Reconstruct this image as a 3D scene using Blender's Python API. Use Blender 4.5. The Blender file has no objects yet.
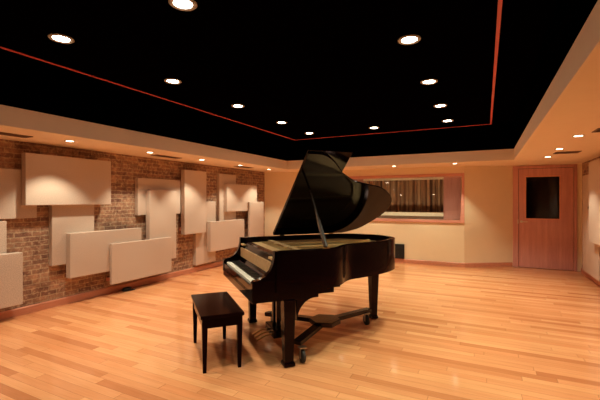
import bpy, bmesh, math, random
from mathutils import Vector, Matrix
random.seed(7)
S = bpy.context.scene
COL = S.collection
PI = math.pi

# ------------------------------------------------------------------ render look
S.view_settings.view_transform = 'Standard'
S.view_settings.look = 'None'
S.view_settings.gamma = 1.0
S.view_settings.use_curve_mapping = False
S.view_settings.exposure = 0.16
try:
    S.cycles.use_denoising = True
    S.cycles.denoiser = 'OPENIMAGEDENOISE'
    S.cycles.max_bounces = 10
    S.cycles.diffuse_bounces = 6
    S.cycles.glossy_bounces = 5
    S.cycles.transparent_max_bounces = 12
    S.cycles.sample_clamp_indirect = 6.0
    S.cycles.caustics_reflective = False
    S.cycles.caustics_refractive = False
except Exception:
    pass

w = bpy.data.worlds.new('studio_world'); S.world = w; w.use_nodes = True
w.node_tree.nodes['Background'].inputs[0].default_value = (0.02, 0.012, 0.008, 1)
w.node_tree.nodes['Background'].inputs[1].default_value = 0.2

# ------------------------------------------------------------------ materials
class N:
    """tiny helper round one node tree"""
    def __init__(self, name):
        self.m = bpy.data.materials.new(name); self.m.use_nodes = True
        self.t = self.m.node_tree; self.p = self.t.nodes['Principled BSDF']
    def n(self, typ, **kw):
        nd = self.t.nodes.new(typ)
        for k, v in kw.items():
            if k in nd.inputs.keys() if isinstance(k, str) else False:
                nd.inputs[k].default_value = v
            else:
                setattr(nd, k, v)
        return nd
    def l(self, a, b): self.t.links.new(a, b)
    def math(self, op, a, b=None, c=None):
        nd = self.t.nodes.new('ShaderNodeMath'); nd.operation = op
        for i, v in enumerate((a, b, c)):
            if v is None: continue
            if isinstance(v, (int, float)): nd.inputs[i].default_value = v
            else: self.l(v, nd.inputs[i])
        return nd.outputs[0]
    def ramp(self, fac, stops):
        nd = self.t.nodes.new('ShaderNodeValToRGB'); cr = nd.color_ramp
        while len(cr.elements) < len(stops): cr.elements.new(0.5)
        for e, (pos, c) in zip(cr.elements, stops):
            e.position = pos; e.color = (*c, 1)
        self.l(fac, nd.inputs[0]); return nd.outputs[0]
    def mix(self, fac, a, b, mode='MIX'):
        nd = self.t.nodes.new('ShaderNodeMix'); nd.data_type = 'RGBA'; nd.blend_type = mode
        for k, v in ((0, fac), (6, a), (7, b)):
            if isinstance(v, (int, float)): nd.inputs[k].default_value = v
            elif isinstance(v, tuple): nd.inputs[k].default_value = (*v, 1)
            else: self.l(v, nd.inputs[k])
        return nd.outputs[2]
    def bump(self, h, strength=0.3, dist=0.01):
        nd = self.t.nodes.new('ShaderNodeBump')
        nd.inputs['Strength'].default_value = strength; nd.inputs['Distance'].default_value = dist
        self.l(h, nd.inputs['Height']); self.l(nd.outputs[0], self.p.inputs['Normal'])
    def noise(self, vec, scale, detail=3, rough=0.5):
        nd = self.t.nodes.new('ShaderNodeTexNoise')
        nd.inputs['Scale'].default_value = scale; nd.inputs['Detail'].default_value = detail
        nd.inputs['Roughness'].default_value = rough
        if vec is not None: self.l(vec, nd.inputs['Vector'])
        return nd.outputs[0]
    def pos(self, obj=True):
        if obj: return self.t.nodes.new('ShaderNodeTexCoord').outputs['Object']
        return self.t.nodes.new('ShaderNodeNewGeometry').outputs['Position']
    def mapping(self, vec, scale=(1, 1, 1), rot=(0, 0, 0), loc=(0, 0, 0)):
        nd = self.t.nodes.new('ShaderNodeMapping')
        nd.inputs['Scale'].default_value = scale; nd.inputs['Rotation'].default_value = rot
        nd.inputs['Location'].default_value = loc
        self.l(vec, nd.inputs['Vector']); return nd.outputs[0]

def plain(name, col, rough=0.5, metal=0.0, spec=0.5, coat=0.0, var=0.0, vscale=6, bump=0.0, bscale=200):
    k = N(name); p = k.p
    p.inputs['Base Color'].default_value = (*col, 1)
    p.inputs['Roughness'].default_value = rough; p.inputs['Metallic'].default_value = metal
    p.inputs['Specular IOR Level'].default_value = spec
    p.inputs['Coat Weight'].default_value = coat; p.inputs['Coat Roughness'].default_value = 0.03
    v = k.pos()
    if var:
        c = k.mix(k.noise(v, vscale), tuple(x * (1 - var) for x in col), tuple(min(1, x * (1 + var)) for x in col))
        k.l(c, p.inputs['Base Color'])
    if bump: k.bump(k.noise(v, bscale, 2), bump, 0.003)
    return k.m

def emit(name, col, strength):
    k = N(name); k.p.inputs['Base Color'].default_value = (0.8, 0.8, 0.8, 1)
    k.p.inputs['Emission Color'].default_value = (*col, 1); k.p.inputs['Emission Strength'].default_value = strength
    return k.m

def wood(name, dark, light, axis=2, rough=0.35, scale=1.0, spec=0.5, coat=0.0):
    """straight grain running along one axis"""
    k = N(name); sc = [14 * scale] * 3; sc[axis] = 0.9 * scale
    v = k.mapping(k.pos(), tuple(sc))
    a = k.noise(v, 1.6, 5, 0.6)
    b = k.noise(k.mapping(k.pos(), tuple(s * 5 for s in sc)), 2.0, 2)
    f = k.math('ADD', k.math('MULTIPLY', a, 0.75), k.math('MULTIPLY', b, 0.25))
    k.l(k.ramp(f, [(0.3, dark), (0.7, light)]), k.p.inputs['Base Color'])
    k.p.inputs['Roughness'].default_value = rough; k.p.inputs['Specular IOR Level'].default_value = spec
    k.p.inputs['Coat Weight'].default_value = coat
    return k.m

def floor_mat():
    k = N('maple_strip_floor'); v = k.pos(False)
    sp = k.t.nodes.new('ShaderNodeSeparateXYZ'); k.l(v, sp.inputs[0])
    x, y = sp.outputs[0], sp.outputs[1]
    W = 0.085
    row = k.math('FLOOR', k.math('DIVIDE', y, W))
    wn = k.n('ShaderNodeTexWhiteNoise', noise_dimensions='1D'); k.l(row, wn.inputs['W'])
    off = k.math('MULTIPLY', wn.outputs[0], 7.0)
    ln = k.math('ADD', k.math('MULTIPLY', wn.outputs[0], 0.9), 0.9)
    px = k.math('DIVIDE', k.math('ADD', x, off), ln)
    colm = k.math('FLOOR', px)
    cmb = k.t.nodes.new('ShaderNodeCombineXYZ'); k.l(row, cmb.inputs[0]); k.l(colm, cmb.inputs[1])
    wn2 = k.n('ShaderNodeTexWhiteNoise', noise_dimensions='2D'); k.l(cmb.outputs[0], wn2.inputs['Vector'])
    base = k.ramp(wn2.outputs[0], [(0.0, (0.52, 0.195, 0.085)), (0.10, (0.64, 0.265, 0.12)), (0.5, (0.73, 0.335, 0.16)), (0.85, (0.78, 0.39, 0.19)), (1.0, (0.70, 0.295, 0.135))])
    gv = k.t.nodes.new('ShaderNodeCombineXYZ')
    k.l(k.math('MULTIPLY', k.math('ADD', x, k.math('MULTIPLY', wn2.outputs[0], 31.0)), 1.6), gv.inputs[0]); k.l(k.math('MULTIPLY', y, 26.0), gv.inputs[1])
    g = k.noise(gv.outputs[0], 1.5, 4, 0.6)
    grain = k.ramp(g, [(0.3, (0.90, 0.86, 0.82)), (0.6, (1, 1, 1))])
    c = k.mix(1.0, base, grain, 'MULTIPLY')
    big = k.ramp(k.noise(v, 0.9, 2), [(0.35, (0.90, 0.86, 0.82)), (0.65, (1, 1, 1))])
    c = k.mix(1.0, c, big, 'MULTIPLY')
    fy = k.math('FRACT', k.math('DIVIDE', y, W)); fx = k.math('FRACT', px)
    sy = k.math('LESS_THAN', fy, 0.03); sx = k.math('LESS_THAN', fx, 0.0035)
    seam = k.math('MAXIMUM', sy, sx)
    c = k.mix(k.math('MULTIPLY', seam, 0.55), c, (0.20, 0.085, 0.035))
    k.l(c, k.p.inputs['Base Color'])
    k.p.inputs['Specular IOR Level'].default_value = 0.45
    rr = k.math('ADD', k.math('MULTIPLY', g, 0.08), 0.07)
    k.l(rr, k.p.inputs['Roughness'])
    k.bump(k.math('ADD', k.noise(v, 3.0, 2), k.math('MULTIPLY', seam, -0.3)), 0.06, 0.01)
    return k.m

def brick_mat():
    k = N('old_brick'); v = k.pos(False)
    sp = k.t.nodes.new('ShaderNodeSeparateXYZ'); k.l(v, sp.inputs[0])
    cb = k.t.nodes.new('ShaderNodeCombineXYZ'); k.l(sp.outputs[1], cb.inputs[0]); k.l(sp.outputs[2], cb.inputs[1])
    wob = k.t.nodes.new('ShaderNodeVectorMath'); wob.operation = 'ADD'
    nz = k.t.nodes.new('ShaderNodeTexNoise'); nz.inputs['Scale'].default_value = 9
    k.l(v, nz.inputs['Vector'])
    sc = k.t.nodes.new('ShaderNodeVectorMath'); sc.operation = 'SCALE'; sc.inputs['Scale'].default_value = 0.022
    k.l(nz.outputs[1], sc.inputs[0]); k.l(cb.outputs[0], wob.inputs[0]); k.l(sc.outputs[0], wob.inputs[1])
    b = k.t.nodes.new('ShaderNodeTexBrick'); b.offset = 0.5
    b.inputs['Scale'].default_value = 1.0; b.inputs['Brick Width'].default_value = 0.21
    b.inputs['Row Height'].default_value = 0.064; b.inputs['Mortar Size'].default_value = 0.007
    b.inputs['Mortar Smooth'].default_value = 0.4; b.inputs['Bias'].default_value = -0.1
    b.inputs['Color1'].default_value = (0.42, 0.24, 0.15, 1); b.inputs['Color2'].default_value = (0.20, 0.095, 0.065, 1)
    b.inputs['Mortar'].default_value = (0.46, 0.34, 0.23, 1)
    k.l(wob.outputs[0], b.inputs['Vector'])
    n1 = k.noise(v, 11.0, 4, 0.75)
    c = k.mix(1.0, b.outputs['Color'], k.ramp(n1, [(0.3, (0.50, 0.44, 0.44)), (0.52, (0.95, 0.95, 0.95)), (0.72, (1.45, 1.4, 1.3))]), 'MULTIPLY')
    n2 = k.noise(v, 22.0, 3, 0.7)
    c = k.mix(k.ramp(n2, [(0.56, (0, 0, 0)), (0.68, (0.65, 0.65, 0.65))]), c, (0.52, 0.42, 0.30))
    k.l(c, k.p.inputs['Base Color']); k.p.inputs['Roughness'].default_value = 0.85
    k.bump(k.math('ADD', k.math('MULTIPLY', b.outputs['Fac'], -0.6), k.math('MULTIPLY', n2, 0.8)), 0.45, 0.012)
    return k.m

def fabric_mat():
    k = N('beige_panel_fabric'); v = k.pos()
    n = k.noise(v, 100.0, 2, 0.75)
    k.l(k.ramp(n, [(0.35, (0.46, 0.37, 0.31)), (0.65, (0.68, 0.56, 0.48))]), k.p.inputs['Base Color'])
    k.p.inputs['Roughness'].default_value = 0.9; k.p.inputs['Specular IOR Level'].default_value = 0.2
    k.bump(n, 0.25, 0.003); return k.m

def drape_mat():
    k = N('striped_drape'); v = k.pos()
    sp = k.t.nodes.new('ShaderNodeSeparateXYZ'); k.l(v, sp.inputs[0])
    cb = k.t.nodes.new('ShaderNodeCombineXYZ'); k.l(sp.outputs[0], cb.inputs[0])
    n = k.noise(cb.outputs[0], 9.0, 4, 0.75)
    k.l(k.ramp(n, [(0.38, (0.05, 0.022, 0.014)), (0.47, (0.22, 0.11, 0.06)), (0.53, (0.50, 0.33, 0.20)), (0.60, (0.28, 0.14, 0.075)), (0.66, (0.55, 0.40, 0.26))]), k.p.inputs['Base Color'])
    k.p.inputs['Roughness'].default_value = 0.85; return k.m

def glass_mat(name, tint=(1, 1, 1)):
    k = N(name); t = k.t
    tr = t.nodes.new('ShaderNodeBsdfTransparent'); tr.inputs[0].default_value = (*tint, 1)
    gl = t.nodes.new('ShaderNodeBsdfGlossy'); gl.inputs['Roughness'].default_value = 0.02
    fr = t.nodes.new('ShaderNodeFresnel'); fr.inputs[0].default_value = 1.5
    mx = t.nodes.new('ShaderNodeMixShader'); k.l(fr.outputs[0], mx.inputs[0]); k.l(tr.outputs[0], mx.inputs[1]); k.l(gl.outputs[0], mx.inputs[2])
    k.l(mx.outputs[0], t.nodes['Material Output'].inputs['Surface']); return k.m

M = dict(
    floor=floor_mat(), brick=brick_mat(), fabric=fabric_mat(), drape=drape_mat(),
    cream=plain('cream_paint', (0.80, 0.66, 0.47), 0.7, var=0.03, bump=0.05, bscale=60),
    soffit=plain('soffit_paint', (0.88, 0.72, 0.55), 0.7, var=0.03, bump=0.05, bscale=60),
    black_ceiling=plain('black_ceiling_paint', (0.0009, 0.0003, 0.0005), 0.7, spec=0.0, var=0.2),
    black_fascia=plain('black_fascia_paint', (0.0006, 0.0004, 0.0005), 0.7, spec=0.0, var=0.2),
    redwood=wood('reddish_trim_wood', (0.60, 0.26, 0.20), (0.74, 0.36, 0.28), 0, 0.35),
    basewood=wood('baseboard_wood', (0.52, 0.20, 0.12), (0.66, 0.29, 0.18), 1, 0.35),
    doorwood=wood('door_veneer', (0.52, 0.235, 0.205), (0.70, 0.36, 0.32), 2, 0.4, 0.7),
    cloudtrim=plain('cloud_trim_wood', (0.72, 0.13, 0.15), 0.4, var=0.1),
    piano=plain('black_piano_lacquer', (0.0025, 0.0008, 0.0014), 0.08, spec=0.17),
    pianoedge=plain('dark_piano_wood', (0.006, 0.002, 0.003), 0.2, spec=0.25),
    ivory=plain('white_key_plastic', (0.82, 0.80, 0.70), 0.25, var=0.02),
    ebony=plain('black_key_plastic', (0.01, 0.01, 0.01), 0.3, var=0.1),
    plate=plain('gold_iron_plate', (0.80, 0.56, 0.27), 0.35, metal=0.35, var=0.1, vscale=12),
    board=wood('spruce_soundboard', (0.45, 0.27, 0.12), (0.62, 0.40, 0.2), 0, 0.4),
    string=plain('steel_string', (0.65, 0.55, 0.4), 0.3, metal=1.0, var=0.05),
    prop=plain('dark_prop_lacquer', (0.09, 0.075, 0.07), 0.25, metal=0.5, var=0.05),
    brass=plain('brass', (0.65, 0.42, 0.16), 0.3, metal=1.0, var=0.1),
    chrome=plain('satin_nickel', (0.7, 0.66, 0.6), 0.28, metal=1.0, var=0.05),
    felt=plain('red_felt', (0.05, 0.006, 0.01), 0.9, var=0.2, vscale=40),
    bench=plain('dark_bench_lacquer', (0.006, 0.0010, 0.0013), 0.14, spec=0.05, var=0.15, vscale=9),
    rubber=plain('black_rubber', (0.02, 0.018, 0.018), 0.7, var=0.1),
    steel=plain('wheel_steel', (0.35, 0.33, 0.3), 0.35, metal=1.0, var=0.1),
    darkmetal=plain('dark_metal', (0.012, 0.007, 0.007), 0.4, metal=0.3, var=0.1),
    ring=plain('white_lamp_trim', (0.45, 0.42, 0.37), 0.5, var=0.02),
    vent=plain('bronze_vent', (0.14, 0.075, 0.04), 0.5, var=0.1),
    ventdark=plain('vent_dark', (0.008, 0.004, 0.004), 0.7, var=0.1),
    whiteframe=plain('pale_window_frame', (0.80, 0.76, 0.62), 0.45, var=0.02),
    darkroom=plain('dark_room_paint', (0.03, 0.02, 0.016), 0.8, var=0.2),
    darkwall=plain('dark_brown_wall', (0.16, 0.09, 0.06), 0.8, var=0.1),
    tan=plain('tan_room_paint', (0.5, 0.36, 0.24), 0.8, var=0.05),
    glass=glass_mat('clear_glass', (0.95, 0.95, 0.93)), dglass=glass_mat('dark_door_glass', (0.5, 0.45, 0.45)),
    lamp=emit('lamp_white', (1.0, 0.93, 0.80), 28.0), slamp=emit('lamp_warm', (1.0, 0.84, 0.60), 14.0),
    plate_beige=plain('beige_plate', (0.45, 0.33, 0.22), 0.5, var=0.03),
)

for nm in ('piano', 'pianoedge', 'bench'):
    M[nm].node_tree.nodes['Principled BSDF'].inputs['Specular Tint'].default_value = (1.0, 0.70, 0.74, 1)

# ------------------------------------------------------------------ mesh helpers
def box(bm, x0, x1, y0, y1, z0, z1):
    vs = [bm.verts.new((x, y, z)) for x in (x0, x1) for y in (y0, y1) for z in (z0, z1)]
    for f in ((0, 1, 3, 2), (4, 6, 7, 5), (0, 4, 5, 1), (2, 3, 7, 6), (0, 2, 6, 4), (1, 5, 7, 3)):
        bm.faces.new([vs[i] for i in f])

def loft(bm, rings, cap=True, closed=True):
    rs = [[bm.verts.new(p) for p in r] for r in rings]; n = len(rs[0])
    for a, b in zip(rs, rs[1:]):
        for i in range(n if closed else n - 1):
            j = (i + 1) % n; bm.faces.new((a[i], a[j], b[j], b[i]))
    if cap:
        bm.faces.new(rs[0][::-1]); bm.faces.new(rs[-1])

def prism(bm, pts, vec):
    """closed polygon of 3D points pushed along vec"""
    v = Vector(vec)
    loft(bm, [[Vector(p) for p in pts], [Vector(p) + v for p in pts]])

def tube(bm, a, b, r0, r1=None, n=12):
    a, b = Vector(a), Vector(b); r1 = r0 if r1 is None else r1
    d = (b - a).normalized(); u = d.orthogonal().normalized(); q = d.cross(u)
    loft(bm, [[c + (u * math.cos(2 * PI * i / n) + q * math.sin(2 * PI * i / n)) * r for i in range(n)] for c, r in ((a, r0), (b, r1))])

def lathe(bm, prof, c=(0, 0, 0), axis='Z', n=24, cap=True):
    rings = []
    for r, h in prof:
        ring = []
        for i in range(n):
            a = 2 * PI * i / n; x, y = r * math.cos(a), r * math.sin(a)
            p = {'Z': (x, y, h), 'X': (h, x, y), 'Y': (x, h, y)}[axis]
            ring.append((p[0] + c[0], p[1] + c[1], p[2] + c[2]))
        rings.append(ring)
    loft(bm, rings, cap)

def bar(bm, a, b, wd, ht, up=(0, 0, 1), w2=None):
    a, b = Vector(a), Vector(b); d = (b - a).normalized(); s = d.cross(Vector(up)).normalized(); u = s.cross(d)
    w2 = wd if w2 is None else w2
    loft(bm, [[c + s * x * q / 2 + u * z * ht / 2 for x, z in ((-1, -1), (1, -1), (1, 1), (-1, 1))] for c, q in ((a, wd), (b, w2))])

def obj(name, bm, mat, parent=None, bevel=0.0, smooth=False, loc=None):
    bmesh.ops.recalc_face_normals(bm, faces=bm.faces[:])
    me = bpy.data.meshes.new(name); bm.to_mesh(me); bm.free()
    me.materials.append(M[mat] if isinstance(mat, str) else mat)
    o = bpy.data.objects.new(name, me); COL.objects.link(o)
    if parent is not None: o.parent = parent
    if loc: o.location = loc
    if smooth:
        for p in me.polygons: p.use_smooth = True
        try: me.set_sharp_from_angle(angle=math.radians(35))
        except Exception: pass
    if bevel:
        b = o.modifiers.new('bevel', 'BEVEL'); b.width = bevel; b.segments = 2; b.limit_method = 'ANGLE'; b.angle_limit = math.radians(40)
    return o

def tag(o, label=None, cat=None, group=None, kind=None):
    for k, v in (('label', label), ('category', cat), ('group', group), ('kind', kind)):
        if v: o[k] = v
    return o

def thing(name, label, cat, loc=(0, 0, 0), rz=0.0, group=None, kind=None):
    o = bpy.data.objects.new(name, None); COL.objects.link(o); o.location = loc; o.rotation_euler = (0, 0, rz)
    o.empty_display_size = 0.1
    return tag(o, label, cat, group, kind)

def copy_tree(o, loc):
    r = o.copy(); COL.objects.link(r); r.location = loc
    for ch in list(o.children):
        c = ch.copy(); COL.objects.link(c); c.parent = r
        for g in list(ch.children):
            d = g.copy(); COL.objects.link(d); d.parent = c
    return r

def bx(name, mat, *b, parent=None, bevel=0.0):
    bm = bmesh.new(); box(bm, *b); return obj(name, bm, mat, parent, bevel)

def struct(name, bm, mat, bevel=0.0, label=None, cat=None):
    o = obj(name, bm, mat, None, bevel); tag(o, label, cat, kind='structure'); return o

# ------------------------------------------------------------------ room dimensions
XL, XR = -5.42, 1.80          # side walls
YF, YB = -0.80, 9.0           # wall behind the camera, control room wall
YD = 9.58                     # door wall
ZS, ZF, ZT = 2.2625, 2.47, 3.1  # soffit, top of pale fascia, top of recess
OX0, OX1, OY0, OY1 = -4.40, 0.49, 0.15, 8.07   # recess opening in the soffit

bm = bmesh.new(); box(bm, XL - 0.2, XR + 0.2, YF - 0.2, 12.2, -0.12, 0.0)
struct('floor', bm, 'floor', label='glossy maple strip floor of the studio', cat='floor')

# left brick wall, front wall, right wall
bm = bmesh.new(); box(bm, XL - 0.2, XL, YF - 0.2, 8.66, 0, ZT); struct('wall_left', bm, 'brick', label='old brick wall behind the beige panels on the left', cat='wall')
bm = bmesh.new(); box(bm, XL, XR, YF - 0.2, YF, 0, ZT); struct('wall_front', bm, 'darkwall', label='dark brown wall behind the viewer', cat='wall')
bm = bmesh.new(); box(bm, XR + 0.03, XR + 0.2, 9.47, YD + 0.2, 0, ZT); struct('wall_right_end', bm, 'cream', label='narrow cream wall strip between the door and the right brick', cat='wall')
bm = bmesh.new(); box(bm, XR, XR + 0.2, YF - 0.2, 9.47, 0, ZT); struct('wall_right', bm, 'brick', label='brick wall at the right edge, mostly behind panels', cat='wall')

def wall_run(bm, a, b, z0, z1, th):
    """wall slab from plan point a to b, thickness to the left of travel"""
    a, b = Vector((*a, 0)), Vector((*b, 0)); d = (b - a).normalized(); nrm = Vector((-d.y, d.x, 0)) * th
    loft(bm, [[(p.x, p.y, z) for p in (a, b, b + nrm, a + nrm)] for z in (z0, z1)])

bm = bmesh.new(); wall_run(bm, (XL, 8.66), (-4.50, YB), 0, ZT, 0.2)
struct('wall_corner', bm, 'cream', label='angled cream wall across the far left corner', cat='wall')
# control room wall with the window hole
WX0, WX1, WZ0, WZ1 = -3.40, -0.45, 1.03, 2.055
bm = bmesh.new()
box(bm, -4.56, WX0, YB, YB + 0.2, 0, ZT); box(bm, WX1, -0.41, YB, YB + 0.2, 0, ZT)
box(bm, WX0, WX1, YB, YB + 0.2, 0, WZ0); box(bm, WX0, WX1, YB, YB + 0.2, WZ1, ZT)
struct('wall_back', bm, 'cream', label='cream wall under and around the control room window', cat='wall')
bm = bmesh.new(); wall_run(bm, (-0.41, YB), (0.55, YD), 0, ZT, 0.15)
struct('wall_return', bm, 'cream', label='angled cream wall between the window wall and the door', cat='wall')
bm = bmesh.new()
box(bm, 0.47, 0.66, YD, YD + 0.15, 0, ZT); box(bm, 1.70, XR + 0.05, YD, YD + 0.15, 0, ZT); box(bm, 0.66, 1.70, YD, YD + 0.15, 2.24, ZT)
struct('wall_door', bm, 'cream', label='cream wall surrounding the wooden door', cat='wall')

# soffit: ring of four slabs, each with its fascia
def ring(bm, z0, z1, th, inset=0.0):
    a, b, c, d = OX0 + inset, OX1 - inset, OY0 + inset, OY1 - inset
    box(bm, a - th, a, c - th, d + th, z0, z1); box(bm, b, b + th, c - th, d + th, z0, z1)
    box(bm, a, b, c - th, c, z0, z1); box(bm, a, b, d, d + th, z0, z1)
bm = bmesh.new()
box(bm, XL, OX0, YF, YD + 0.1, ZS, ZF); box(bm, OX1, XR + 0.05, YF, YD + 0.1, ZS, ZF)
box(bm, OX0, OX1, YF, OY0, ZS, ZF); box(bm, OX0, OX1, OY1, YD + 0.1, ZS, ZF)
struct('ceiling', bm, 'soffit', 0.0, label='low cream soffit around the black recessed ceiling', cat='ceiling')
t = 0.06
bm = bmesh.new(); ring(bm, ZF, ZT - 0.1, t, 0.003)
struct('wall_recess', bm, 'black_fascia', label='black upright faces of the ceiling recess', cat='wall')
bm = bmesh.new(); box(bm, XL - 0.2, XR + 0.25, YF - 0.2, YD + 0.2, ZT - 0.1, ZT + 0.05)
struct('ceiling_upper', bm, 'black_ceiling', label='black ceiling above the hanging black cloud', cat='ceiling')
bm = bmesh.new(); box(bm, OX1 - 0.02, OX1 - 0.003, OY0 + .05, OY1 - .05, 2.69, 2.70); box(bm, OX0 + 0.003, OX0 + 0.02, OY0 + .05, OY1 - .05, 2.69, 2.70); box(bm, OX0 + .05, OX1 - .05, OY1 - 0.02, OY1 - 0.003, 2.69, 2.70)
struct('trim_1', bm, 'black_fascia', label='thin black seam strip along the recess faces', cat='trim')

# baseboards
def base_run(name, pts, label):
    bm = bmesh.new()
    for a, b in zip(pts, pts[1:]):
        a3, b3 = Vector((*a, 0)), Vector((*b, 0)); d = (b3 - a3).normalized(); nn = Vector((d.y, -d.x, 0))
        sec = lambda p: [p, p + nn * 0.022, p + nn * 0.022 + Vector((0, 0, 0.085)), p + nn * 0.012 + Vector((0, 0, 0.1)), p + Vector((0, 0, 0.1))]
        loft(bm, [sec(a3), sec(b3)])
    struct(name, bm, 'basewood', label=label, cat='baseboard')
base_run('baseboard_left', [(XL, YF), (XL, 8.66)], 'reddish wooden baseboard along the left brick wall')
base_run('baseboard_back', [(XL, 8.66), (-4.50, YB), (-0.41, YB), (0.54, YD)], 'reddish wooden baseboard under the window wall')
base_run('baseboard_right', [(XR, 9.47), (XR, YF)], 'reddish wooden baseboard along the right brick wall')

# ------------------------------------------------------------------ window to the control room
win = thing('window_1', 'wide interior window with reddish wood frame behind the piano', 'window', (0, YB, 0), kind='structure')
bm = bmesh.new(); fx0, fx1, fz0, fz1 = WX0 - 0.04, -0.41, 0.985, 2.10
box(bm, fx0, fx1, -0.022, 0.0, WZ1 - 0.02, fz1); box(bm, fx0, fx1, -0.03, 0.0, fz0, WZ0 + 0.02)
box(bm, fx0, WX0 + 0.015, -0.022, 0.0, WZ0, WZ1); 
prism(bm, [(-0.455, -0.022, WZ1 - 0.02), (fx1, -0.022, WZ1 - 0.02), (fx1, -0.022, WZ0 + 0.02), (-0.495, -0.022, WZ0 + 0.02)], (0, 0.022, 0))
obj('window_frame', bm, 'redwood', win, 0.003)
bm = bmesh.new()
box(bm, WX0, WX1, 0.0, 0.199, WZ0 - 0.001, WZ0 + 0.02); box(bm, WX0, WX1, 0.0, 0.199, WZ1 - 0.02, WZ1 + 0.001)
box(bm, WX0, WX0 + 0.015, 0.0, 0.199, WZ0, WZ1); box(bm, WX1 - 0.015, WX1, 0.0, 0.199, WZ0, WZ1)
obj('window_lining', bm, 'redwood', win)
bm = bmesh.new()      # tilted pane: its top leans away from the room
prism(bm, [(WX0 + 0.016, 0.125, WZ1 - 0.021), (WX1 - 0.016, 0.125, WZ1 - 0.021), (WX1 - 0.016, 0.045, WZ0 + 0.021), (WX0 + 0.016, 0.045, WZ0 + 0.021)], (0, 0.008, -0.0006))
obj('window_pane', bm, 'glass', win)

# control room behind the window
bm = bmesh.new()
box(bm, -4.0, 0.2, 11.4, 11.5, 0, 2.6); box(bm, -4.1, -4.0, YB + 0.21, 11.5, 0, 2.6); box(bm, 0.3, 0.4, YD + 0.16, 11.5, 0, 2.6)
box(bm, -4.1, 0.4, YB + 0.21, 11.5, 2.6, 2.7)
struct('wall_control_room', bm, 'tan', label='tan walls of the control room behind the window', cat='wall')
bm = bmesh.new()
box(bm, -3.3, -2.99, 9.93, 9.98, 0, 2.55); box(bm, -0.93, -0.05, 9.93, 9.98, 0, 2.55)
struct('wall_partition', bm, 'doorwood', label='reddish wood panelling beside the drape behind the window', cat='wall')
wf = thing('window_2', 'pale inner window frame with rails seen through the wide window', 'window', (-1.96, 9.90, 0), kind='structure')
bx('top_rail', 'whiteframe', -1.03, 1.03, -0.03, 0.03, 2.02, 2.075, parent=wf, bevel=0.003)
bx('bottom_rail', 'whiteframe', -1.03, 1.03, -0.04, 0.03, 1.09, 1.185, parent=wf, bevel=0.003)
bx('apron_panel', 'vent', -1.03, 1.03, 0.0, 0.03, 0.0, 1.09, parent=wf)
# pleated drape
bm = bmesh.new(); n = 240; fr = []
for i in range(n + 1):
    x = -1.0 + 2.0 * i / n; y = 0.035 * math.sin(x * 46 + 0.8 * math.sin(x * 9)) + 0.012 * math.sin(x * 101)
    fr.append((x, y))
poly = [(x, y) for x, y in fr] + [(x, y + 0.006) for x, y in fr[::-1]]
a = [[bm.verts.new((x, y, z)) for x, y in fr] for z in (1.0, 2.3)]
b = [[bm.verts.new((x, y + 0.006, z)) for x, y in fr] for z in (1.0, 2.3)]
for i in range(n):
    bm.faces.new((a[0][i], a[0][i + 1], a[1][i + 1], a[1][i])); bm.faces.new((b[0][i + 1], b[0][i], b[1][i], b[1][i + 1]))
    bm.faces.new((a[0][i + 1], a[0][i], b[0][i], b[0][i + 1])); bm.faces.new((a[1][i], a[1][i + 1], b[1][i + 1], b[1][i]))
o = obj('curtain', bm, 'drape', None, smooth=True, loc=(-1.96, 10.15, 0))
tag(o, 'brown striped pleated curtain hanging behind the control room window', 'curtain')

# ------------------------------------------------------------------ door
dr = thing('door_1', 'reddish wooden door with a dark square window in the far right corner', 'door', (0, YD, 0), kind='structure')
bm = bmesh.new()
box(bm, 0.56, 0.665, -0.02, 0.0, 0, 2.255); box(bm, 1.68, 1.735, -0.02, 0.0, 0, 2.255); box(bm, 0.665, 1.68, -0.02, 0.0, 2.195, 2.255)
obj('door_frame', bm, 'doorwood', dr, 0.004)
lf = bmesh.new(); dx0, dx1, dz0, dz1 = 0.81, 1.43, 1.09, 2.01
box(lf, 0.672, dx0, 0.0, 0.045, 0.008, 2.188); box(lf, dx1, 1.674, 0.0, 0.045, 0.008, 2.188)
box(lf, dx0, dx1, 0.0, 0.045, 0.008, dz0); box(lf, dx0, dx1, 0.0, 0.045, dz1, 2.188)
leaf = obj('door_leaf', lf, 'doorwood', dr)
bm = bmesh.new(); q = 0.022
box(bm, dx0 - q, dx1 + q, -0.012, 0.0, dz1 - 0.005, dz1 + q); box(bm, dx0 - q, dx1 + q, -0.012, 0.0, dz0 - q, dz0 + 0.005)
box(bm, dx0 - q, dx0 + 0.005, -0.012, 0.0, dz0, dz1); box(bm, dx1 - 0.005, dx1 + q, -0.012, 0.0, dz0, dz1)
obj('glazing_bead', bm, 'redwood', leaf, 0.002)
bx('door_glass', 'dglass', dx0, dx1, 0.018, 0.026, dz0, dz1, parent=leaf)
bm = bmesh.new()
lathe(bm, [(0.028, 0.0), (0.028, -0.008), (0.012, -0.012), (0.011, -0.05)], (0.725, 0, 1.02), 'Y', 20)
tube(bm, (0.72, -0.047, 1.02), (0.84, -0.047, 1.018), 0.010, 0.008)
obj('door_handle', bm, 'chrome', leaf, smooth=True)
bm = bmesh.new(); box(bm, 0.648, 0.668, -0.024, -0.02, 0.97, 1.07); obj('strike_plate', bm, 'chrome', dr)
bm = bmesh.new(); box(bm, 0.42, 0.5, YD + .16, 11.0, 0, 2.5); box(bm, 1.95, 2.03, YD + .16, 11.0, 0, 2.5); box(bm, 0.42, 2.03, 10.95, 11.05, 0, 2.5); box(bm, 0.42, 2.03, YD + .16, 11.05, 2.45, 2.55)
struct('wall_vestibule', bm, 'darkroom', label='unlit space behind the glass of the wooden door', cat='wall')

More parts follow.
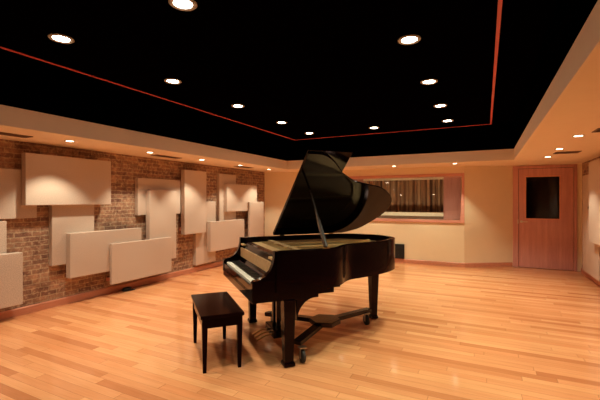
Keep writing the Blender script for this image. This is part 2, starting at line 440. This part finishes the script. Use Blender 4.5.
# ------------------------------------------------------------------ ceiling cloud
CX0, CX1, CY0, CY1, CZ = -3.97, 0.106, 0.55, 7.67, 2.90
cl = thing('ceiling_cloud', 'large black hanging ceiling panel with thin red wooden edge and round lights', 'ceiling panel', ((CX0 + CX1) / 2, (CY0 + CY1) / 2, CZ))
hx, hy = (CX1 - CX0) / 2, (CY1 - CY0) / 2
bx('cloud_panel', 'black_ceiling', -hx, hx, -hy, hy, 0.0, 0.09, parent=cl)
bm = bmesh.new(); e = 0.024
box(bm, -hx - 0.004, -hx + e, -hy, hy, -0.008, 0.0); box(bm, hx - e, hx + 0.004, -hy, hy, -0.008, 0.0)
box(bm, -hx + e, hx - e, -hy, -hy + e, -0.008, 0.0); box(bm, -hx + e, hx - e, hy - e, hy, -0.008, 0.0)
obj('edge_trim', bm, 'cloudtrim', cl)
bm = bmesh.new()
for sx in (-0.68, 0.68): box(bm, sx - 0.006, sx + 0.006, -hy + e, hy - e, -0.003, 0.0)
for sy in (-1.3, 1.3): box(bm, -hx + e, hx - e, sy - 0.006, sy + 0.006, -0.003, 0.0)
obj('seam_strip', bm, 'black_fascia', cl)
for sx in (-1.4, 1.4):
    for sy in (-2.4, 0, 2.4):
        bm = bmesh.new(); tube(bm, (sx, sy, 0.09), (sx, sy, 0.1), 0.03); obj('hanger', bm, 'darkmetal', cl)

# ------------------------------------------------------------------ lamps
def add_spot(name, parent, z, power, angle, blend, col, rad):
    ld = bpy.data.lights.new(name, 'SPOT'); ld.energy = power; ld.spot_size = math.radians(angle); ld.spot_blend = blend
    ld.color = col; ld.shadow_soft_size = rad
    lo = bpy.data.objects.new(name, ld); COL.objects.link(lo); lo.parent = parent; lo.location = (0, 0, z); return lo

CLOUD_COL, SOFF_COL = (0.93, 0.81, 0.58), (0.90, 0.79, 0.56)
COOL, COOL_SOFF = (0.83, 0.85, 0.58), (0.80, 0.80, 0.55)
PC, PS = 160.0, 92.0
def downlight(loc, label, group):
    d = thing('ceiling_downlight', label, 'ceiling light', loc, group=group)
    bm = bmesh.new(); lathe(bm, [(0.064, 0.0), (0.098, 0.0), (0.098, -0.006), (0.092, -0.011), (0.068, -0.008), (0.064, 0.0)], cap=False); obj('trim_ring', bm, 'ring', d, smooth=True)
    bm = bmesh.new(); lathe(bm, [(0.064, -0.001), (0.064, -0.004), (0.045, -0.007), (0.02, -0.009)]); obj('lens', bm, 'lamp', d, smooth=True)
    return d
side = {-3.28: 'left row', -1.92: 'middle', -0.59: 'right row'}
CL = [(-3.28, 1.94, 'round white ceiling light nearest the viewer in the left row of the black ceiling'),
      (-3.28, 3.22, 'second nearest round white light in the left row of the black ceiling'),
      (-3.28, 4.50, 'third nearest round white light in the left row of the black ceiling'),
      (-3.28, 5.82, 'fourth nearest round white light in the left row of the black ceiling'),
      (-3.28, 7.00, 'round white light at the far left corner of the black ceiling, left of the lid'),
      (-1.92, 1.98, 'large round white light at the top edge of the photo, between the rows'),
      (-1.92, 7.04, 'round white light in the middle of the far edge of the black ceiling'),
      (-0.59, 3.31, 'large round white light nearest the viewer in the right row of the ceiling'),
      (-0.59, 4.59, 'second nearest round white light in the right row of the ceiling'),
      (-0.59, 5.83, 'third nearest round white light in the right row of the ceiling'),
      (-0.59, 7.00, 'round white light at the far right corner inside the red ceiling edge'),
      (-0.59, 1.98, 'round white ceiling light overhead in the right row, nearer than its other lights')]
d0 = None
for x, y, lb in CL:
    if d0 is None: d0 = d = downlight((x, y, CZ), lb, 'downlights in the black ceiling cloud')
    else: d = copy_tree(d0, (x, y, CZ)); d['label'] = lb
for x, y, lb in CL:
    r = [o for o in COL.objects if o.get('label') == lb][0]
    add_spot('downlight_bulb', r, -0.02, PC, 96, 1.0, COOL if x > -1 else CLOUD_COL, 0.07)

def soffit_light(loc, label):
    d = thing('soffit_downlight', label, 'ceiling light', loc, group='small recessed lights in the cream soffit')
    bm = bmesh.new(); lathe(bm, [(0.045, 0.0), (0.062, 0.0), (0.062, -0.004), (0.047, -0.006), (0.045, 0.0)], cap=False, n=20); obj('trim_ring', bm, 'ring', d, smooth=True)
    bm = bmesh.new(); lathe(bm, [(0.045, -0.001), (0.045, -0.003), (0.02, -0.005)], n=20); obj('lens', bm, 'slamp', d, smooth=True)
    return d
SL = [(-4.79, 1.68, 'small warm soffit light above the brick wall before the vent at the left photo edge'),
      (-4.79, 2.94, 'small warm soffit light above the brick wall, over the biggest beige panel'),
      (-4.79, 4.22, 'second small warm soffit light above the brick wall, near the second ceiling vent'),
      (-4.79, 5.43, 'third small warm soffit light above the brick wall, over the tall narrow panel'),
      (-4.79, 6.66, 'fourth small warm soffit light above the brick wall, beside the farthest vent'),
      (-4.79, 7.85, 'farthest small warm soffit light above the brick wall, by the cream corner'),
      (-3.10, 8.42, 'small warm soffit light behind the raised piano lid'),
      (-1.83, 8.38, 'small warm soffit light above the middle of the control room window'),
      (-0.56, 8.34, 'small warm soffit light above the right end of the control room window'),
      (0.99, 7.77, 'small warm soffit light directly before the top of the wooden door'),
      (0.99, 6.65, 'middle small soffit light of the right soffit, left of the bronze vent'),
      (0.99, 5.40, 'small warm light in the right hand soffit, beside the vent at the photo edge'),
      (0.99, 4.15, 'small warm soffit light overhead on the right, second nearest to the viewer'),
      (0.99, 2.90, 'small warm soffit light overhead on the right, nearest of all to the viewer')]
s0 = None; sroots = []
for x, y, lb in SL:
    if s0 is None: s0 = d = soffit_light((x, y, ZS), lb)
    else: d = copy_tree(s0, (x, y, ZS)); d['label'] = lb
    sroots.append(d)
for d in sroots: add_spot('soffit_bulb', d, -0.012, PS, 98, 0.45, COOL_SOFF if d.location.x > -4 and d.location.x < 0 else SOFF_COL, 0.04)

# control room lamp, then an added low fill
def area(name, loc, rot, e, sx, sy):
    ld = bpy.data.lights.new(name, 'AREA'); ld.energy = e; ld.color = (1.0, 0.76, 0.48); ld.shape = 'RECTANGLE'; ld.size = sx; ld.size_y = sy
    lo = bpy.data.objects.new(name, ld); COL.objects.link(lo); lo.location = loc; lo.rotation_euler = (math.radians(rot), 0, 0)
area('control_room_lamp', (-1.8, 9.40, 2.5), 40, 75, 2.6, 0.3)
area('sill_fill', (-1.8, 9.30, 0.80), 125, 10, 2.6, 0.12)  # unseen fill added below the sill to brighten the pale rails

# ------------------------------------------------------------------ vents
def vent(loc, lx, ly, label):
    v = thing('ceiling_vent', label, 'vent', loc, group='bronze slot vents in the soffit')
    bm = bmesh.new(); f = 0.018
    box(bm, -lx, -lx + f, -ly, ly, -0.008, 0); box(bm, lx - f, lx, -ly, ly, -0.008, 0); box(bm, -lx + f, lx - f, -ly, -ly + f, -0.008, 0); box(bm, -lx + f, lx - f, ly - f, ly, -0.008, 0)
    obj('vent_frame', bm, 'vent', v)
    bx('vent_backing', 'ventdark', -lx + f, lx - f, -ly + f, ly - f, -0.0015, 0, parent=v)
    k = 4
    for i in range(k):
        bm = bmesh.new()
        if ly >= lx:
            x = -lx + f + (i + 0.5) * (2 * lx - 2 * f) / k; box(bm, x - 0.006, x + 0.006, -ly + f, ly - f, -0.007, -0.0015)
        else:
            y = -ly + f + (i + 0.5) * (2 * ly - 2 * f) / k; box(bm, -lx + f, lx - f, y - 0.006, y + 0.006, -0.007, -0.0015)
        obj('vent_slat', bm, 'vent', v)
vent((-4.93, 2.22, ZS), 0.08, 0.32, 'bronze slot vent in the soffit at the left edge of the photo')
vent((-4.99, 4.76, ZS), 0.08, 0.28, 'bronze slot vent in the soffit above the two overlapping square panels')
vent((-4.97, 7.05, ZS), 0.08, 0.28, 'bronze slot vent in the left soffit farthest from the viewer')
vent((1.17, 7.20, ZS), 0.17, 0.13, 'bronze vent in the right soffit in front of the wooden door')
vent((1.24, 5.05, ZS), 0.17, 0.13, 'bronze vent in the soffit at the right edge of the photo')

# ------------------------------------------------------------------ acoustic panels
RECTS = []
def panel(side, front, thick, y0, y1, z0, z1, label, group):
    """fabric box; side=-1 hangs on the left wall, +1 on the right wall"""
    p = thing('acoustic_panel', label, 'acoustic panel', (front, (y0 + y1) / 2, z0), group=group)
    hy_, hz = (y1 - y0) / 2, z1 - z0
    bm = bmesh.new()
    box(bm, min(0, side * thick), max(0, side * thick), -hy_, hy_, 0, hz)
    obj('fabric_face', bm, 'fabric', p, 0.006)
    RECTS.append((side, front, thick, y0, y1, z0, z1, p))
def cleats():
    """short wooden blocks that hold each outer panel off the wall, clear of the panels below it"""
    for side, front, thick, y0, y1, z0, z1, p in RECTS:
        wall = XL if side < 0 else XR; gap = abs(wall - front) - thick
        if gap < 0.02: continue
        ok = []
        for i in range(1, 12):
            for j in range(1, 12):
                y, z = y0 + (y1 - y0) * i / 12, z0 + (z1 - z0) * j / 12
                if all(r[7] is p or r[0] != side or abs(wall - r[1]) >= abs(wall - front) - 0.005 and r[7] is p or not (r[3] - 0.05 < y < r[4] + 0.05 and r[5] - 0.05 < z < r[6] + 0.05) or abs(wall - r[1]) > abs(wall - front) + 0.02 for r in RECTS): ok.append((y, z))
        if not ok: continue
        best = max(((a_, b_) for a_ in ok for b_ in ok), key=lambda q: abs(q[0][0] - q[1][0]) + abs(q[0][1] - q[1][1]))
        for y, z in set(best):
            bm = bmesh.new(); xs = sorted((side * thick, side * (thick + gap)))
            yy, zz = y - (y0 + y1) / 2, z - z0
            box(bm, xs[0], xs[1], yy - 0.03, yy + 0.03, zz - 0.03, zz + 0.03); obj('mounting_cleat', bm, 'redwood', p)
L0, L1, L2 = -5.34, -5.24, -5.14
G = 'beige fabric panels on the brick wall'
for fr_, y0, y1, z0, z1, lb in (
    (L0, 1.88, 2.495, 0.50, 1.24, 'beige panel at the left photo edge, half hidden between an upper and a lower panel'),
    (L0, 1.62, 2.843, 1.262, 1.893, 'beige panel at upper left photo edge, partly behind the largest panel'),
    (L1, 1.40, 2.625, 0.180, 0.837, 'lowest beige panel at the left photo edge, just above the baseboard'),
    (L1, 2.655, 3.862, 1.430, 2.105, 'largest looking wide beige panel, high up nearest the left edge'),
    (L0, 3.034, 3.652, 0.585, 1.70, 'upright beige panel hanging directly below the wide high panel'),
    (L1, 3.222, 4.437, 0.388, 1.026, 'wide low beige panel overlapped by another at its right end'),
    (L2 - .05, 3.835, 5.065, 0.180, 0.815, 'wide beige panel lowest on the wall, left of the piano bench'),
    (L0, 4.447, 5.440, 1.235, 1.884, 'wide beige panel high on the wall behind a narrow upright one'),
    (L1, 4.608, 5.230, 0.400, 1.668, 'upright beige panel in front of a high wide one, its foot behind a low panel'),
    (L1, 5.450, 6.080, 0.820, 2.092, 'tall narrow beige panel reaching highest in the middle of the wall'),
    (L0, 5.870, 6.500, 0.146, 1.468, 'upright beige panel low behind the tall one, almost touching the floor'),
    (L0, 6.632, 7.249, 0.86, 2.095, 'upright beige panel behind two square looking panels at the far end'),
    (L1, 6.775, 8.010, 1.232, 1.872, 'upper square looking beige panel near the far end of the brick'),
    (L1, 6.212, 7.455, 0.386, 1.033, 'lower square looking beige panel just left of the piano keyboard'),
    (L2 - .05, 7.60, 8.255, 0.180, 1.450, 'farthest upright beige panel, rising behind the piano by the cream corner')):
    panel(-1, fr_, 0.079 if fr_ == L0 else 0.099 if fr_ == L1 else 0.049, y0, y1, z0, z1, lb, G)
G2 = 'beige fabric panels on the right wall'
panel(1, 1.71, 0.089, 7.80, 8.97, 0.130, 1.975, 'tall beige panel on the right wall beside the wooden door', G2)
panel(1, 1.62, 0.089, 6.85, 8.04, 0.775, 2.155, 'beige panel at the right photo edge, in front of the tall one', G2)
cleats()
pl = thing('wall_plate', 'tiny square plate on the beige panel beside the door', 'wall plate', (1.71, 8.45, 1.36))
bx('plate_cover', 'plate_beige', -0.012, 0.0, -0.05, 0.05, -0.05, 0.05, parent=pl, bevel=0.002)
bx('plate_toggle', 'vent', -0.02, -0.012, -0.012, 0.012, -0.02, 0.02, parent=pl)
wg = thing('return_grille', 'small grille low on the right wall under the edge panel', 'vent', (1.745, 7.62, 0.17))
bx('grille_frame', 'vent', -0.02, 0.05, -0.22, 0.17, 0.0, 0.30, parent=wg, bevel=0.003)
for i in range(5): bx('grille_slat', 'ventdark', -0.024, -0.02, -0.19, 0.14, 0.035 + i * 0.052, 0.06 + i * 0.052, parent=wg)

# dark connector box on the window wall
cb_ = thing('connector_box', 'dark two-part wall box low beside the piano tail', 'wall box', (-1.885, YB, 0.102))
bx('box_body', 'darkmetal', -0.17, 0.17, -0.04, 0.0, 0.0, 0.345, parent=cb_, bevel=0.003)
for z in (0.015, 0.19): bx('face_plate', 'ventdark', -0.155, 0.155, -0.046, -0.04, z, z + 0.14, parent=cb_)
for z in (0.05, 0.225):
    for i in range(4):
        bm = bmesh.new(); lathe(bm, [(0.016, -0.046), (0.016, -0.052), (0.010, -0.054)], (-0.11 + i * 0.073, 0, z + 0.03), 'Y', 12); obj('jack_socket', bm, 'darkmetal', cb_, smooth=True)

# little cable bundle on the floor by the brick wall
cbm = thing('cable_bundle', 'small dark coiled cable on the floor under the lowest wide panel', 'cable', (-5.30, 4.18, 0.0))
bm = bmesh.new()
for k in range(3):
    pts = [(0.05 * math.cos(a), 0.065 * math.sin(a) + 0.01 * k, 0.012 + 0.014 * k) for a in [2 * PI * i / 20 for i in range(20)]]
    for a, b in zip(pts, pts[1:] + pts[:1]): tube(bm, a, b, 0.008, n=8)
obj('coil', bm, 'rubber', cbm, smooth=True)
bm = bmesh.new(); tube(bm, (0.05, 0.03, 0.014), (0.085, 0.11, 0.014), 0.013, 0.011); obj('plug', bm, 'darkmetal', cbm, smooth=True)

# ------------------------------------------------------------------ grand piano
A = math.radians(48.6); PO = (-1.655, 2.815)
ZR, PW = 1.045, 1.395          # rim top, piano width
piano = thing('grand_piano', 'black glossy grand piano with raised lid in the middle of the floor', 'piano', (PO[0], PO[1], 0), A)

def smooth_path(pts, n=8):
    out = []; P = [Vector(p) for p in pts]
    for i in range(len(P) - 1):
        p0 = P[max(i - 1, 0)]; p1 = P[i]; p2 = P[i + 1]; p3 = P[min(i + 2, len(P) - 1)]
        for j in range(n):
            s = j / n
            out.append(0.5 * ((2 * p1) + (p2 - p0) * s + (2 * p0 - 5 * p1 + 4 * p2 - p3) * s * s + (3 * p1 - p0 - 3 * p2 + p3) * s ** 3))
    out.append(P[-1]); return out
rim_ctrl = [(0, 0), (0.25, 0), (0.45, 0), (0.60, 0.012), (0.70, 0.065), (0.79, 0.155), (0.89, 0.225), (1.03, 0.262), (1.20, 0.305), (1.42, 0.385), (1.60, 0.49), (1.73, 0.62), (1.778, 0.80), (1.755, 0.98), (1.665, 1.16), (1.51, 1.30), (1.32, 1.375), (1.15, PW), (0.9, PW), (0.6, PW), (0.3, PW), (0, PW)]
rim = smooth_path(rim_ctrl)
def offset(path, d):
    out = []
    for i, p in enumerate(path):
        a = path[max(i - 1, 0)]; b = path[min(i + 1, len(path) - 1)]; t_ = (b - a).normalized()
        out.append(Vector((p.x - t_.y * d, p.y + t_.x * d)))
    return out
inner = offset(rim, 0.058)
bm = bmesh.new()
ch = 0.004
prof = lambda o_, i_, o2, i2: [(o_.x, o_.y, 0.682), (o_.x, o_.y, ZR - ch), (o2.x, o2.y, ZR), (i2.x, i2.y, ZR), (i_.x, i_.y, ZR - ch), (i_.x, i_.y, 0.682)]
o2 = offset(rim, ch); i2 = offset(rim, 0.058 - ch)
loft(bm, [prof(a, b, c, d) for a, b, c, d in zip(rim, inner, o2, i2)])
case = obj('case_rim', bm, 'piano', piano, smooth=True)
# soundboard, iron plate, strings
bm = bmesh.new(); loft(bm, [[(p.x, p.y, z) for p in inner] for z in (0.70, 0.925)]); obj('soundboard', bm, 'board', piano)
pin = offset(rim, 0.075); pin2 = offset(rim, 0.20)
bm = bmesh.new()
sel = list(range(0, len(pin)))
loft(bm, [[(pin[i].x, pin[i].y, 0.955), (pin[i].x, pin[i].y, 0.975), (pin2[i].x, pin2[i].y, 0.975), (pin2[i].x, pin2[i].y, 0.955)] for i in sel])
box(bm, 0.10, 0.36, 0.08, PW - 0.08, 0.955, 0.982)
for y_a, y_b, xe in ((0.33, 0.32, 0.95), (0.62, 0.60, 1.42), (0.95, 0.90, 1.55)):
    bar(bm, (0.30, y_a, 0.985), (xe, y_b, 0.985), 0.03, 0.035)
plate = obj('iron_plate', bm, 'plate', piano, 0.003)
bm = bmesh.new()
for i in range(60):
    y = 0.12 + i * (PW - 0.24) / 59; f = i / 59
    xe = 0.55 + 1.0 * min(1, f * 1.25) if f < 0.8 else 1.55 - (f - 0.8) * 1.2
    tube(bm, (0.22, y, 0.99), (xe, y - 0.02, 0.99), 0.0013, n=4)
st = obj('strings', bm, 'string', piano); st['kind'] = 'stuff'
bm = bmesh.new(); box(bm, 0.34, 0.40, 0.09, PW - 0.09, 0.990, 1.002); obj('damper_rail', bm, 'board', piano, 0.003)
# cheeks (arms)
for y0, y1 in ((0.0, 0.062), (PW - 0.062, PW)):
    bm = bmesh.new()
    pr = [(0.02, ZR), (0.0, ZR), (-0.004, 0.985), (-0.016, 0.93), (-0.042, 0.875), (-0.085, 0.83), (-0.135, 0.806), (-0.19, 0.796), (-0.205, 0.78), (-0.205, 0.655), (-0.19, 0.64), (0.02, 0.64)]
    prism(bm, [(x, y0, z) for x, z in pr], (0, y1 - y0, 0)); obj('cheek', bm, 'piano', piano, 0.003)
for y0 in (0.062, PW - 0.062 - 0.05):
    bx('key_block', 'piano', -0.185, 0.0, y0, y0 + 0.045, 0.70, 0.785, parent=piano, bevel=0.004)
bm = bmesh.new(); box(bm, -0.20, 0.43, 0.012, PW - 0.012, 0.60, 0.70); box(bm, -0.16, 0.60, 0.03, PW - 0.03, 0.625, 0.69); box(bm, 0.30, 0.70, 0.09, PW - 0.05, 0.655, 0.70)
obj('keybed', bm, 'piano', piano, 0.003)
bx('key_slip', 'piano', -0.20, -0.182, 0.0625, PW - 0.0625, 0.66, 0.748, parent=piano, bevel=0.003)
# fallboard: folded open and leaning back, curved foot
bm = bmesh.new(); fp = [(-0.025, 0.772), (-0.012, 0.79), (0.0, 0.82), (0.018, 0.90), (0.032, 0.975), (0.040, 0.992), (0.058, 0.992), (0.052, 0.95), (0.05, 0.70), (-0.025, 0.70)]
prism(bm, [(x, 0.063, z) for x, z in fp], (0, PW - 0.126, 0)); obj('fallboard', bm, 'piano', piano, 0.002, smooth=True)
bx('felt_strip', 'felt', -0.03, -0.022, 0.108, PW - 0.108, 0.765, 0.778, parent=piano)
bm = bmesh.new(); box(bm, 0.058, 0.11, 0.06, PW - 0.06, 0.93, 0.995); obj('stretcher', bm, 'pianoedge', piano, 0.003)
# keys
k0, k1 = 0.1085, PW - 0.115; kw = (k1 - k0) / 52
bm = bmesh.new(); box(bm, -0.176, -0.03, -kw / 2 + 0.0006, kw / 2 - 0.0006, 0.71, 0.764); wk = obj('white_key', bm, 'ivory', piano, 0.0015)
bm = bmesh.new(); prism(bm, [(-0.126, -0.005, 0.764), (-0.03, -0.005, 0.764), (-0.03, -0.005, 0.776), (-0.118, -0.005, 0.776)], (0, 0.010, 0)); bk = obj('black_key', bm, 'ebony', piano)
firstw = firstb = True
for i in range(52):        # i=0 is the top (treble) key; note letters run down towards the bass
    y = k0 + (i + 0.5) * kw
    o = wk if firstw else wk.copy()
    if not firstw: COL.objects.link(o)
    firstw = False; o.location = (0, y, 0)
    idx = 51 - i           # 0 = lowest A
    if idx < 51 and (idx % 7) in (0, 2, 3, 5, 6):
        o = bk if firstb else bk.copy()
        if not firstb: COL.objects.link(o)
        firstb = False; o.location = (0, y - kw / 2, 0)
# lid
AL = math.radians(39.0); YH, ZH = PW, ZR + 0.004
def LP(x, r, t_): return (x, YH - r * math.cos(AL) + t_ * math.sin(AL), ZH + r * math.sin(AL) + t_ * math.cos(AL))
lid_ctrl = [(0.437, 1.45), (0.53, 1.45), (0.62, 1.438), (0.71, 1.39), (0.796, 1.322), (0.93, 1.19), (1.0, 1.14), (1.151, 1.052), (1.341, 1.0), (1.541, 0.951), (1.724, 0.85), (1.84, 0.723), (1.878, 0.60), (1.868, 0.433), (1.781, 0.27), (1.66, 0.111), (1.53, 0.04), (1.42, 0.0)]
lc = smooth_path(lid_ctrl); pts = [(0.437, 0.0)] + [(p.x, p.y) for p in lc]
bm = bmesh.new(); loft(bm, [[LP(x, r, t_) for x, r in pts] for t_ in (0.0, 0.02)]); lid = obj('lid', bm, 'piano', piano, 0.003)
bm = bmesh.new(); loft(bm, [[LP(x, r, t_) for x, r in ((0.437, 0.0), (0.437, 1.475), (0.94, 1.475), (0.94, 0.0))] for t_ in (0.0225, 0.04)]); obj('lid_flap', bm, 'piano', piano, 0.003)
for x in (0.55, 1.25):
    bm = bmesh.new(); box(bm, x - 0.03, x + 0.03, PW - 0.016, PW - 0.002, ZR - 0.045, ZR); tube(bm, (x - 0.03, PW - 0.008, ZR + 0.001), (x + 0.03, PW - 0.008, ZR + 0.001), 0.006, n=8); obj('lid_hinge', bm, 'brass', lid)
pb, pt = Vector((0.515, 0.03, ZR + 0.006)), Vector(LP(0.64, 0.90, -0.004))
bm = bmesh.new(); mid = pb.lerp(pt, 0.42); bar(bm, pb, mid, 0.050, 0.026, (1, 0, 0), 0.042); bar(bm, mid, pt, 0.030, 0.018, (1, 0, 0), 0.015); obj('lid_prop', bm, 'prop', piano, 0.003)
bx('prop_cup', 'brass', 0.485, 0.545, 0.010, 0.052, ZR - 0.002, ZR + 0.008, parent=piano)
# legs
def leg(x, y, zt, top, foot, neck):
    bm = bmesh.new()
    sec = [(0.008, foot * 1.3), (0.035, foot * 1.3), (0.048, foot), (zt - 0.10, top), (zt - 0.05, top * (1 + (neck - 1) * 0.35)), (zt - 0.025, top * neck), (zt, top * neck)]
    loft(bm, [[(x + sx * h / 2, y + sy * h / 2, z) for sx, sy in ((-1, -1), (1, -1), (1, 1), (-1, 1))] for z, h in sec])
    lg = obj('leg', bm, 'piano', piano, 0.006)
    bm = bmesh.new(); lathe(bm, [(foot * 0.45, 0.0), (foot * 0.5, 0.004), (foot * 0.45, 0.008)], (x, y, 0.0), 'Z', 16)
    obj('foot_pad', bm, 'brass', lg, smooth=True)
leg(0.140, 0.045, 0.605, 0.108, 0.082, 1.0); leg(0.145, PW - 0.07, 0.605, 0.100, 0.078, 1.0); leg(1.60, 0.89, 0.69, 0.106, 0.072, 1.5)
for y in (0.012, PW - 0.132):   # curved brackets behind the front legs
    bm = bmesh.new(); q = [(0.21, 0.602), (0.40, 0.602)] + [(0.40 - 0.182 * math.sin(a), 0.40 + 0.202 * (math.cos(a))) for a in [PI / 2 * i / 8 for i in range(0, 9)]]
    prism(bm, [(x, y, z) for x, z in q], (0, 0.12, 0)); obj('leg_bracket', bm, 'piano', piano, 0.003)
# under-case beams
for x0, y0, x1, y1 in ((0.62, 0.12, 1.4, 0.8), (0.62, 0.68, 1.6, 0.8), (0.62, 1.2, 1.4, 0.95)):
    bm = bmesh.new(); bar(bm, (x0, y0, 0.70), (x1, y1, 0.70), 0.06, 0.05); obj('beam', bm, 'pianoedge', piano)
# pedal lyre
ly = 0.56; lx = 0.20
bx('lyre_block', 'piano', lx - 0.06, lx + 0.06, ly - 0.13, ly + 0.13, 0.56, 0.60, parent=piano, bevel=0.004)
for s in (-1, 1):
    bm = bmesh.new(); bar(bm, (lx, ly + s * 0.06, 0.56), (lx, ly + s * 0.06, 0.20), 0.05, 0.045, (1, 0, 0)); obj('lyre_post', bm, 'piano', piano, 0.004)
bx('pedal_box', 'piano', lx - 0.075, lx + 0.06, ly - 0.15, ly + 0.15, 0.115, 0.20, parent=piano, bevel=0.006)
for s in (-1, 0, 1):
    bm = bmesh.new(); y = ly + s * 0.085
    loft(bm, [[(x, y + q * w_, z + h) for q, h in ((-1, -0.006), (1, -0.006), (1, 0.006), (-1, 0.006))] for x, z, w_ in ((lx - 0.07, 0.145, 0.010), (lx - 0.14, 0.14, 0.012), (lx - 0.20, 0.12, 0.020), (lx - 0.235, 0.105, 0.016))])
    obj('pedal', bm, 'brass', piano, 0.003)
    bm = bmesh.new(); tube(bm, (lx, y, 0.2), (lx, y, 0.56), 0.004, n=8); obj('pedal_rod', bm, 'darkmetal', piano)
for s in (-1, 1):
    bm = bmesh.new(); tube(bm, (lx + 0.05, ly + s * 0.1, 0.16), (lx + 0.33, ly + s * 0.1, 0.60), 0.008, n=8); obj('lyre_brace', bm, 'darkmetal', piano)

# ------------------------------------------------------------------ piano dolly
dol = thing('piano_dolly', 'dark three-armed wheeled dolly under the black grand piano', 'dolly', (PO[0], PO[1], 0), A)
hubx, huby = 0.71, 0.46
bm = bmesh.new(); hp = [(hubx + 0.17 * math.cos(a) , huby + 0.17 * math.sin(a)) for a in [PI / 6 + PI / 3 * i for i in range(6)]]
loft(bm, [[(x, y, z) for x, y in hp] for z in (0.185, 0.235)]); obj('hub_plate', bm, 'pianoedge', dol, 0.006)
for ex_, ey_, wo in ((0.27, 0.15, (0.285, 0.055)), (0.27, 1.13, (0.36, 1.17)), (1.48, 0.80, (1.39, 0.72))):
    d = (Vector((ex_, ey_)) - Vector((hubx, huby))).normalized(); a = Vector((hubx, huby)) + d * 0.10
    bm = bmesh.new(); bar(bm, (a.x, a.y, 0.20), (ex_, ey_, 0.15), 0.085, 0.045); arm = obj('dolly_arm', bm, 'pianoedge', dol, 0.005)
    bm = bmesh.new(); wx, wy = wo
    box(bm, wx - 0.035, wx + 0.035, wy - 0.03, wy + 0.03, 0.135, 0.145)
    for q in (-1, 1): box(bm, wx + q * 0.022 - 0.002, wx + q * 0.022 + 0.002, wy - 0.015, wy + 0.015, 0.045, 0.137)
    fk = obj('caster_fork', bm, 'steel', arm)
    bm = bmesh.new(); lathe(bm, [(0.05, -0.017), (0.06, -0.011), (0.06, 0.011), (0.05, 0.017)], (wx, wy, 0.06), 'X', 24); obj('wheel', bm, 'rubber', arm, smooth=True)

# ------------------------------------------------------------------ bench
bench = thing('piano_bench', 'dark wooden piano bench on four square legs before the keyboard', 'bench', (PO[0], PO[1], 0), A)
b0, b1, c0, c1 = -0.618, -0.236, 0.148, 0.955
bx('bench_seat', 'bench', b0, b1, c0, c1, 0.468, 0.50, parent=bench, bevel=0.006)
bm = bmesh.new(); t = 0.018; i_ = 0.02
box(bm, b0 + i_, b1 - i_, c0 + i_, c0 + i_ + t, 0.385, 0.468); box(bm, b0 + i_, b1 - i_, c1 - i_ - t, c1 - i_, 0.385, 0.468)
box(bm, b0 + i_, b0 + i_ + t, c0 + i_ + t, c1 - i_ - t, 0.385, 0.468); box(bm, b1 - i_ - t, b1 - i_, c0 + i_ + t, c1 - i_ - t, 0.385, 0.468)
obj('apron', bm, 'bench', bench, 0.002)
for sx in (0, 1):
    for sy in (0, 1):
        X = (b0 + 0.038, b1 - 0.038)[sx]; Y = (c0 + 0.038, c1 - 0.038)[sy]
        bm = bmesh.new(); loft(bm, [[(X + p * h, Y + q * h, z) for p, q in ((-1, -1), (1, -1), (1, 1), (-1, 1))] for z, h in ((0.0, 0.015), (0.38, 0.024), (0.468, 0.024))])
        obj('leg', bm, 'bench', bench, 0.002)

# ------------------------------------------------------------------ camera
cd = bpy.data.cameras.new('camera'); cam = bpy.data.objects.new('camera', cd); COL.objects.link(cam)
cam.location = (0, 0, 1.5); cam.rotation_euler = (math.radians(90), 0, math.radians(26.565))
cd.sensor_width = 36; cd.lens = 22.2; cd.clip_start = 0.05; cd.clip_end = 100
S.camera = cam
